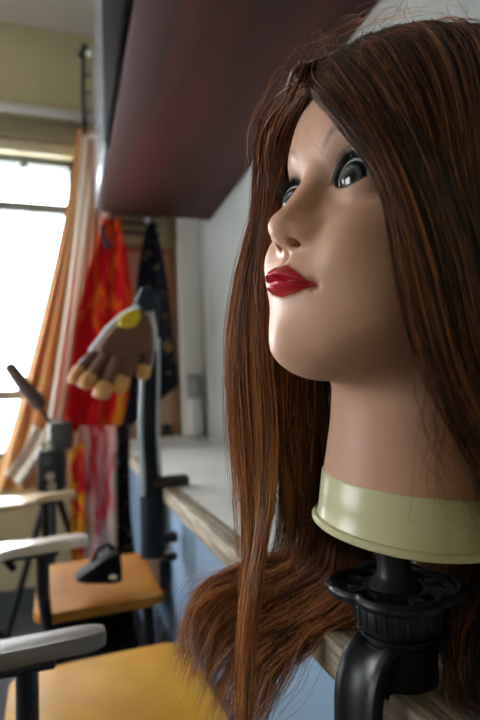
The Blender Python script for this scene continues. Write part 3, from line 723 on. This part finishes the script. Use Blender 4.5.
def hp(px, py, l):
    """point on the head's sagittal plane shifted l to its left, under pixel (px, py)"""
    d = CAMR @ np.array([px-cxp, -(py-cyp), -f_px]); P0 = HO+l*HL
    return CAMP+d*(((P0-CAMP)@HL)/(d@HL))
def hl(f, l, u): return H2W(np.array([f, l, u]))
def resample(C, n):
    C = np.array(C, float); seg = np.r_[0, np.cumsum(np.linalg.norm(np.diff(C, axis=0), axis=1))]; t = np.linspace(0, seg[-1], n)
    return np.stack([spl(t, seg, C[:, k]) for k in range(3)], 1)
NP_ = 30
all_pts, all_rad, all_tint = [], [], []
def family(guides, count, clumps, thick=(.002, .007), spread=.03, wig=.0015, lay=(.0015, .008), rad=.00021, srange=(0, 1), tint=0., trim=(.75, 1.), lift=None, collide=True, curl=0., pull=.75):
    G = np.stack([resample(g, NP_) for g in guides]); ng = len(G); t = np.linspace(0, 1, NP_)[None, :]
    cs = rng.uniform(*srange, clumps); cvec = rng.normal(size=(clumps, 3)); cph = rng.uniform(0, 6.28, (clumps, 3))
    ci = rng.integers(0, clumps, count); s = np.clip(cs[ci][:, None]+rng.normal(size=(count, 1))*spread*(1-pull*t), 0, 1)
    x = s*(ng-1); i0 = np.clip(np.floor(x).astype(int), 0, ng-2) if ng > 1 else np.zeros_like(x, int); w = (x-i0)[..., None]; kk = np.arange(NP_)[None, :].repeat(count, 0)
    P = G[i0, kk]*(1-w)+G[np.minimum(i0+1, ng-1), kk]*w if ng > 1 else G[0][kk]
    th = thick[0]+(thick[1]-thick[0])*t**.8
    P = P+(cvec[ci][:, None, :]*.75+rng.normal(size=(count, 1, 3))*.38*(1-.35*t[..., None]))*th[..., None]*.7
    ph = rng.uniform(0, 6.28, (count, 3)); fr = rng.uniform(1.2, 3.2, (count, 1))
    P = P+wig*np.sin(fr[:, :, None]*6.28*t[..., None]+ph[:, None, :])*(.15+t[..., None])*.8
    P = P+wig*1.4*np.sin(2.1*6.28*t[..., None]+cph[ci][:, None, :])*t[..., None]
    if curl: P = P+curl*rng.normal(size=(count, 1, 3))*t[..., None]**2
    if trim[0] < 1:      # ends at different lengths
        f_ = rng.uniform(*trim, count); idx = t*f_[:, None]*(NP_-1); a = np.clip(np.floor(idx).astype(int), 0, NP_-2); w2 = (idx-a)[..., None]; r_ = np.arange(count)[:, None]
        P = P[r_, a]*(1-w2)+P[r_, a+1]*w2
    if collide:
        lay_ = np.sort(rng.uniform(lay[0], lay[1], (count, 1)), 0); off = lay_*(.25+.75*np.clip(t*5, 0, 1))
        flat = P.reshape(-1, 3); of = off.ravel()
        for _ in range(3):
            Lc = (flat-HO)@HR.T; inb = (np.abs(Lc[:, 1]) < .095) & (Lc[:, 2] > .03) & (Lc[:, 0] < .14) & (Lc[:, 0] > -.09)
            ids = np.where(inb)[0]; d = sdf(Lc[ids]); bad = ids[d < of[ids]]; db = d[d < of[ids]]
            if len(bad) == 0: break
            g = grad(sdf, Lc[bad], 6e-4); g /= np.linalg.norm(g, axis=1, keepdims=True)+1e-9
            flat[bad] += ((np.clip(of[bad]-db, 0, .02))[:, None]*g)@HR
        P = flat.reshape(P.shape)
    # rest on the bench, keep clear of collar and hub
    z = P[..., 2]; on = P[..., 0] > benchx-.002
    P[..., 2] = np.where(on & (z < BT+.0015), BT+.0015+rng.uniform(0, .006, (count, 1)), z)
    for (cx_, cy_, r_, za, zb) in ((HO[0], HO[1], .066, HO[2]-.01, HO[2]+.045), (CX_, CY_, .045, CZ-.135, CZ-.115), (CX_, CY_, .031, BT, CZ-.13)):
        dx = P[..., 0]-cx_; dy = P[..., 1]-cy_; dd = np.sqrt(dx*dx+dy*dy)+1e-6; m = (dd < r_) & (P[..., 2] > za) & (P[..., 2] < zb)
        k = np.where(m, r_/dd, 1); P[..., 0] = cx_+dx*k; P[..., 1] = cy_+dy*k
    Q = P.copy(); Q[:, 1:-1] = (P[:, :-2]+2*P[:, 1:-1]+P[:, 2:])/4; P = Q
    all_pts.append(P); rr = rad*rng.uniform(.7, 1.25, (count, 1))*np.clip(1.25-t**3*.9, .25, 1); all_rad.append(rr)
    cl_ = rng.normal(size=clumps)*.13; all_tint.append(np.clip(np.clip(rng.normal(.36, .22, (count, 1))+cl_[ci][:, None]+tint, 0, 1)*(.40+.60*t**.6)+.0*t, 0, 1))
CX_, CY_ = .2015, .298
def hps(*a): return [hp(*q) for q in a]
def ats(*a): return [at(*q) for q in a]
near = [
 hps((311, 86, 0), (322, 104, .026), (346, 134, .050), (378, 168, .060), (391, 208, .066), (400, 262, .070), (413, 318, .073), (428, 365, .076), (446, 408, .077), (475, 455, .077), (505, 530, .075), (520, 620, .07)),
 hps((322, 66, 0), (345, 96, .034), (375, 145, .058), (402, 205, .070), (424, 275, .076), (440, 335, .079), (456, 390, .080), (486, 450, .079), (525, 560, .077), (540, 640, .07)),
 hps((345, 48, 0), (378, 85, .040), (415, 150, .068), (443, 230, .078), (460, 310, .082), (478, 380, .084), (510, 460, .083), (550, 600, .080)),
 hps((385, 30, 0), (425, 75, .045), (462, 160, .074), (484, 250, .083), (505, 350, .087), (535, 470, .086), (580, 640, .082)),
 hps((430, 21, 0), (475, 65, .050), (512, 150, .079), (532, 260, .087), (560, 380, .090), (610, 600, .085)),
 [hl(.0, 0, .331), hl(-.015, .045, .318), hl(-.030, .074, .265), hl(-.036, .080, .20), hl(-.035, .080, .12), hl(-.032, .078, .04), hl(-.03, .075, -.05)],
 [hl(-.03, 0, .318), hl(-.055, .025, .29), hl(-.073, .045, .24), hl(-.078, .050, .18), hl(-.070, .055, .12), hl(-.066, .058, .04), hl(-.064, .058, -.05)],
 [hl(-.04, 0, .31), hl(-.072, .0, .27), hl(-.084, .0, .22), hl(-.082, .0, .16), hl(-.080, .0, .10), hl(-.080, .0, .02), hl(-.082, .0, -.06)]]
family(near, 6200, 260, thick=(.001, .0050), spread=.022, lay=(.001, .006), wig=.0011, trim=(.85, 1), tint=-.20)  # darker tint: shade of the near side put into the hair colour
family([near[0], [p+np.array([0, 0, 0]) for p in near[1]]], 500, 26, thick=(.001, .004), spread=.05, lay=(.005, .011), wig=.0018, srange=(0, .35), trim=(.55, 1), tint=.15, rad=.00015)
far = [
 hps((310, 88, -.002), (299, 114, -.022), (289, 150, -.040), (279, 188, -.051), (270, 235, -.0575), (266, 300, -.061), (268, 360, -.063), (274, 420, -.063), (272, 480, -.062), (262, 540, -.058), (252, 600, -.052), (246, 670, -.048), (243, 750, -.045)),
 hps((306, 76, -.004), (293, 105, -.026), (282, 150, -.046), (268, 200, -.058), (254, 255, -.068), (248, 320, -.073), (251, 390, -.073), (256, 450, -.071), (256, 520, -.067), (252, 600, -.060), (246, 680, -.054), (243, 760, -.050)),
 hps((299, 66, -.004), (288, 102, -.028), (276, 152, -.050), (259, 212, -.066), (240, 280, -.079), (231, 345, -.084), (234, 420, -.083), (242, 490, -.079), (248, 560, -.069), (244, 640, -.061), (241, 730, -.055))]
family(far, 4200, 150, thick=(.001, .0036), spread=.05, lay=(.0008, .004), wig=.0012, trim=(.72, 1), tint=.38)  # lighter tint: window light on the far lock put into its colour
family(far, 500, 60, thick=(.002, .010), spread=.08, lay=(.004, .012), wig=.0025, trim=(.35, .75), tint=.30, rad=.00014, srange=(.5, 1), curl=.010)
# hair of the far side and the back, seen behind chin and neck, going down to the bench
farback = [
 [hp(310, 80, -.004), hl(.082, -.034, .262), hl(.074, -.055, .22), hl(.064, -.068, .17), hp(276, 380, -.068), hp(276, 430, -.068), hp(284, 480, -.068), hp(284, 530, -.066), hp(272, 560, -.060)],
 [hp(330, 56, -.004), hl(.060, -.042, .285), hl(.048, -.064, .23), hl(.042, -.075, .17), hp(303, 385, -.078), hp(306, 440, -.078), hp(303, 490, -.076), hp(298, 540, -.070), hp(285, 565, -.062)],
 [hp(370, 34, -.004), hl(.035, -.050, .310), hl(.020, -.078, .24), hl(.018, -.084, .16), hp(325, 400, -.082), hp(322, 450, -.082), hp(322, 500, -.080), hp(316, 545, -.075), hp(300, 580, -.065)],
 [hl(.0, -.004, .331), hl(-.015, -.045, .318), hl(-.030, -.074, .265), hl(-.036, -.080, .20), hl(-.035, -.080, .12), hl(-.032, -.078, .04), hl(-.03, -.075, -.05)],
 [hl(-.03, -.004, .318), hl(-.055, -.025, .29), hl(-.073, -.045, .24), hl(-.078, -.050, .18), hl(-.070, -.055, .12), hl(-.066, -.058, .04), hl(-.064, -.058, -.05)],
 [hl(-.04, 0, .31), hl(-.072, .0, .27), hl(-.084, .0, .22), hl(-.082, .0, .16), hl(-.080, .0, .10), hl(-.080, .0, .02), hl(-.082, .0, -.06)]]
family(farback, 4200, 150, thick=(.001, .005), spread=.05, lay=(.001, .005), wig=.0016, trim=(.80, 1), tint=.02)
family([farback[0], farback[1], farback[2]], 900, 30, thick=(.002, .005), spread=.05, lay=(.0015, .008), wig=.0022, trim=(.85, 1), tint=.15)
# crown: short of gaps either side of the parting
family([far[0], far[2], farback[1], farback[2]], 1800, 120, thick=(.0008, .003), spread=.05, lay=(.0006, .003), wig=.001, trim=(.28, .5), tint=-.05)
family([farback[2], farback[3], farback[4], farback[5]], 1200, 90, thick=(.0008, .003), spread=.06, lay=(.0006, .003), wig=.001, trim=(.6, .9), tint=-.08)
# the ends heaped on the bench and spilling over its edge
pile = [
 ats((322, 505, .375), (318, 540, .405), (290, 560, .43), (245, 572, .44), (208, 586, .435), (190, 606, .43), (184, 630, .42), (184, 662, .41)),
 ats((330, 520, .38), (322, 552, .40), (290, 578, .42), (250, 592, .43), (218, 612, .425), (202, 632, .415), (192, 655, .41), (184, 680, .40)),
 ats((340, 530, .38), (335, 565, .395), (300, 592, .41), (262, 612, .415), (232, 634, .41), (212, 662, .40), (200, 700, .39)),
 ats((352, 545, .375), (345, 585, .385), (318, 610, .39), (285, 632, .395), (260, 656, .39), (238, 688, .385), (222, 730, .38)),
 ats((366, 560, .37), (358, 600, .37), (335, 622, .375), (305, 640, .38), (282, 668, .375), (264, 705, .37), (252, 765, .365))]
family(pile, 4000, 80, thick=(.011, .0050), spread=.035, wig=.003, trim=(.55, 1), tint=.32, collide=False, pull=.9)
family(pile, 350, 40, thick=(.010, .014), spread=.1, wig=.005, trim=(.6, 1), tint=.30, collide=False, rad=.00013, curl=.008)
hi = dict(collide=False, rad=.00026, tint=.42)  # brighter strands: highlights painted into the hair, next families too
family(pile, 420, 60, thick=(.010, .008), spread=.08, wig=.003, trim=(.5, .95), **hi)
family(far, 520, 90, thick=(.003, .0045), spread=.07, wig=.0018, trim=(.5, 1), rad=.00024, tint=.40, lay=(.004, .008))
family(near, 420, 120, thick=(.003, .006), spread=.05, wig=.0018, trim=(.6, 1), rad=.00019, tint=.22, lay=(.005, .0075), srange=(0, .5))
# behind and beside the clamp, on the right
side = [
 ats((455, 520, .34), (452, 560, .34), (440, 600, .345), (425, 640, .35), (440, 668, .34)),
 ats((500, 430, .29), (484, 520, .29), (464, 590, .285), (452, 650, .275), (456, 705, .255), (470, 760, .245)),
 ats((530, 440, .28), (510, 530, .28), (490, 600, .275), (474, 660, .265), (478, 715, .25), (500, 770, .24)),
 ats((570, 450, .28), (545, 540, .28), (525, 620, .27), (505, 690, .255), (520, 740, .245), (540, 780, .24))]
family(side, 3000, 70, thick=(.006, .007), spread=.06, wig=.0025, trim=(.8, 1), tint=-.28, collide=False)  # darker tint: shadow beside the clamp put into the strand colour
backfill = [ats((440, 520, .40), (430, 550, .41), (400, 580, .42), (360, 600, .42), (330, 620, .41)), ats((520, 520, .38), (490, 560, .39), (460, 600, .39), (430, 625, .38), (415, 640, .38))]
family(backfill, 1300, 40, thick=(.010, .012), spread=.1, wig=.003, trim=(.7, 1), tint=0, collide=False)
# loose stray hairs
stray = [hps((308, 88, 0), (290, 98, .0), (270, 130, -.02), (262, 185, -.05), (240, 260, -.08)), hps((330, 56, 0), (330, 38, .01), (360, 30, .02), (400, 60, .05), (420, 120, .07)), hps((380, 28, 0), (400, 14, .01), (430, 14, .03), (470, 40, .06), (500, 100, .08))]
family(stray, 60, 40, thick=(.002, .007), spread=.2, wig=.004, trim=(.3, .9), tint=.5, rad=.00010, curl=.012, lay=(.004, .014))
necks = [hps((425, 330, .078), (420, 380, .082), (432, 430, .084), (455, 470, .083), (480, 500, .08)), hps((440, 360, .08), (445, 420, .084), (440, 480, .086), (452, 530, .084), (480, 560, .08))]
family(necks, 34, 30, thick=(.003, .010), spread=.3, wig=.004, trim=(.6, 1), tint=-.1, rad=.00010, curl=.014, lay=(.004, .014))

S = np.concatenate(all_pts); RR = np.concatenate(all_rad); TT = np.concatenate(all_tint); ns = len(S)
def hair_mesh(S, RR, TT):
    n, k, _ = S.shape; T = np.gradient(S, axis=1); T /= np.linalg.norm(T, axis=2, keepdims=True)+1e-12
    ref = np.array([.37, -.91, .17]); A = np.cross(T, ref); A /= np.linalg.norm(A, axis=2, keepdims=True)+1e-9; B = np.cross(T, A)
    ring = [S+RR[..., None]*(math.cos(a)*A+math.sin(a)*B) for a in (0, 2.0944, 4.18879)]
    Vt = np.stack(ring, 2).reshape(-1, 3)                   # strand, point, side
    base = (np.arange(n)[:, None, None]*k+np.arange(k-1)[None, :, None])*3; j = np.arange(3)[None, None, :]; j2 = (j+1) % 3
    F = np.stack([base+j, base+j2, base+3+j2, base+3+j], -1).reshape(-1, 4)
    tt = np.repeat(TT[..., None], 3, 2).ravel()
    return Vt, F, tt
hv, hf, ht = hair_mesh(S, RR, TT)
hairm = bpy.data.materials.new('brown_hair'); hairm.use_nodes = True; nt = hairm.node_tree; b_ = nt.nodes['Principled BSDF']
a_ = nt.nodes.new('ShaderNodeAttribute'); a_.attribute_name = 'tint'; rp = nt.nodes.new('ShaderNodeValToRGB'); nt.links.new(a_.outputs['Fac'], rp.inputs[0]); nt.links.new(rp.outputs[0], b_.inputs['Base Color'])
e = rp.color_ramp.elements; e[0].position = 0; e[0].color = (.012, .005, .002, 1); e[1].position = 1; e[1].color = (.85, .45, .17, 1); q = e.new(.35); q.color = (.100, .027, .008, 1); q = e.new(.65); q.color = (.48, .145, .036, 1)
b_.inputs['Roughness'].default_value = .32; b_.inputs['Specular IOR Level'].default_value = .55
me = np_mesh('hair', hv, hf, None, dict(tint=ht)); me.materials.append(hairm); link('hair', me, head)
print('strands', ns)
# ------------------------------------------------------------------ clamp under the head
cl = empty('table_clamp', (.199, .298, BT), 'black plastic clamp with ribbed wheel holding the head on the bench edge', 'clamp')
cpm = mat('black_clamp_plastic', (.007, .008, .011), .40, spec=.30, bump=.04, bump_scale=300)
CX, CY = .2015, .298
Mz = Matrix.Translation((CX, CY, 0))
MB().lathe([(.0125, CZ-.1085+.02), (.0130, CZ-.0920), (.0110, CZ-.0950), (.0110, CZ-.1190), (.0120, CZ-.1215), (.0150, CZ-.1245), (.0175, CZ-.1275)], 40, Mz).build('post', cpm, cl)
# wheel: rounded lobes, a sunk face with slots
def lobes(r, amp, n=4, N=180, ph=0.):
    return [((r+amp*math.copysign(abs(math.cos(n*(a+ph)/2))**.8, 1))*math.cos(a)*1., (r+amp*abs(math.cos(n*(a+ph)/2))**.8)*math.sin(a)) for a in [2*math.pi*k/N for k in range(N)]]
def ring_of(outA, zA): return [(x, y, zA) for x, y in outA]
def loop_solid(loops, M):
    b = bmesh.new(); rs = [[b.verts.new(p) for p in lp] for lp in loops]; n = len(rs[0])
    for i in range(len(rs)):
        for k in range(n): b.faces.new((rs[i][k], rs[i][(k+1) % n], rs[(i+1) % len(rs)][(k+1) % n], rs[(i+1) % len(rs)][k]))
    mb = MB(); mb._join(b, M); return mb
ph = R(30); z0 = CZ-.1290
def L(off, z): return ring_of([(x*(1+off/.040), y*(1+off/.040)) for x, y in lobes(.0365, .0078, 4, 200, ph)], z)
wheel = loop_solid([L(-.0060, z0+.0000), L(-.0055, z0+.0028), L(-.0038, z0+.0040), L(-.0018, z0+.0038), L(0, z0+.0020), L(.0003, z0), L(-.0010, z0-.0026), L(-.0035, z0-.0036), L(-.0065, z0-.0030)], Mz)
wh = wheel.build('wheel_rim', cpm, cl)
N_ = 200; inner = [(x*(1-.0070/.040), y*(1-.0070/.040)) for x, y in lobes(.0365, .0078, 4, N_, ph)]
mb = MB(); b = bmesh.new(); slots = 8
# sunk face as sectors with open slots between two rings
for s in range(slots):
    a0 = 2*math.pi*s/slots+ph; wid = 2*math.pi/slots
    for (fa, fb, ra, rb) in ((0, 1, .012, .0215), (0, .35, .0215, .0310), (0, 1, .0310, None)):
        K = 10; A = []; B = []
        for k in range(K+1):
            a = a0+wid*(fa+(fb-fa)*k/K); r2 = rb
            if rb is None:
                r2 = (.0365+.0078*abs(math.cos(4*(a+ph)/2))**.8)*(1-.0062/.040)
            A.append((ra*math.cos(a), ra*math.sin(a))); B.append((r2*math.cos(a), r2*math.sin(a)))
        o = A+B[::-1]
        mb.prism(o, z0-.0022, z0+.0012 if rb != .0310 else z0+.0018, Mz)
mb.build('wheel_face', cpm, cl)
MB().lathe([(.010, z0-.003), (.0260, z0-.003), (.0275, z0-.005), (.0272, z0-.0200), (.0262, z0-.0222), (.0225, z0-.0235), (.0222, z0-.0250), (.0245, z0-.0258), (.0245, z0-.0275), (.0222, z0-.0285), (.0222, z0-.0300), (.0248, z0-.0308), (.0250, z0-.0330), (.0240, z0-.0350), (.0235, z0-.0600), (.0200, BT+.0012), (.010, BT+.0012)], 64, Mz).build('wheel_hub', cpm, cl)
mb = MB()
for k in range(26):
    a = 2*math.pi*k/26; c, s = math.cos(a), math.sin(a); mb.tube([(CX+.0272*c, CY+.0272*s, z0-.0065), (CX+.0270*c, CY+.0270*s, z0-.0195)], .0009, 6)
mb.build('grip_ribs', cpm, cl)
# curved arm that comes off the hub, over the edge and down, with its two raised ridges
ad = np.array([-.97, -.27]); ad /= np.linalg.norm(ad); an = np.array([-ad[1], ad[0]])
prof = [(.012, -.030), (.022, -.0315), (.031, -.036), (.038, -.046), (.0415, -.060), (.0430, -.085), (.0435, -.12), (.0435, -.17), (.040, -.20)]
def armpt(r, z, s=0.): return Vector((CX+ad[0]*r+an[0]*s, CY+ad[1]*r+an[1]*s, z0+z))
tt2 = np.linspace(0, len(prof)-1, 50); pr = np.stack([spl(tt2, np.arange(len(prof)), np.array(prof)[:, k]) for k in (0, 1)], 1)
P = []
nor = np.gradient(pr, axis=0); nor = np.stack([-nor[:, 1], nor[:, 0]], 1); nor /= np.linalg.norm(nor, axis=1, keepdims=True)
sect = [(-.0165, -.005), (-.0170, .0005), (-.0155, .0028), (-.0125, .0034), (-.0095, .0028), (-.0070, .0012), (0, .0008), (.0070, .0012), (.0095, .0028), (.0125, .0034), (.0155, .0028), (.0170, .0005), (.0165, -.005), (0, -.0055)]
b = bmesh.new(); rings = []
for i in range(len(pr)):
    rings.append([b.verts.new(armpt(pr[i, 0]+nor[i, 0]*h, pr[i, 1]+nor[i, 1]*h, s)) for s, h in sect])
for i in range(len(rings)-1):
    for k in range(len(sect)): b.faces.new((rings[i][k], rings[i][(k+1) % len(sect)], rings[i+1][(k+1) % len(sect)], rings[i+1][k]))
b.faces.new(rings[0][::-1]); b.faces.new(rings[-1]); mb = MB(); mb._join(b); mb.build('arm', cpm, cl)
mb = MB(); e = armpt(.040, -.19); g2 = armpt(.002, -.20)
jx = benchx+.018; mb.tube([e, (jx+.0, CY-.01, e.z-.004)], .010, 12); mb.build('lower_jaw', cpm, cl)
MB().tube([(jx, CY-.01, e.z-.030), (jx, CY-.01, BT-.031)], .0050, 16).build('screw', chrome, cl)

# ------------------------------------------------------------------ daylight
wd_ = bpy.data.worlds.new('sky'); SC.world = wd_; wd_.use_nodes = True
bg = wd_.node_tree.nodes['Background']; bg.inputs[0].default_value = (.86, .93, 1, 1); bg.inputs[1].default_value = 2.6
def area(name, loc, look, sx, sy, e, colr):
    l = bpy.data.lights.new(name, 'AREA'); l.shape = 'RECTANGLE'; l.size = sx; l.size_y = sy; l.energy = e; l.color = colr
    o = bpy.data.objects.new(name, l); o.location = loc; o.rotation_euler = (Vector(look)-Vector(loc)).to_track_quat('-Z', 'Y').to_euler(); COL.objects.link(o); return o
zc = (WZ0+WZ1)/2
for i, (a, b2) in enumerate(ys_): area('window_daylight', (XL+.02, (a+b2)/2, zc), (XL+1, (a+b2)/2, zc-.1), b2-a, WZ1-WZ0, 60, (.90, .95, 1))  # area light added at the unseen left window to boost daylight
area('window_daylight', ((WX0+WX1)/2, YB+.12, zc), ((WX0+WX1)/2+.2, 0, zc-.3), WX1-WX0-.08, WZ1-WZ0-.1, 72, (.92, .96, 1))
SC.view_settings.view_transform = 'Standard'; SC.view_settings.look = 'None'; SC.view_settings.exposure = 0.; SC.view_settings.gamma = 1.; SC.view_settings.use_curve_mapping = False
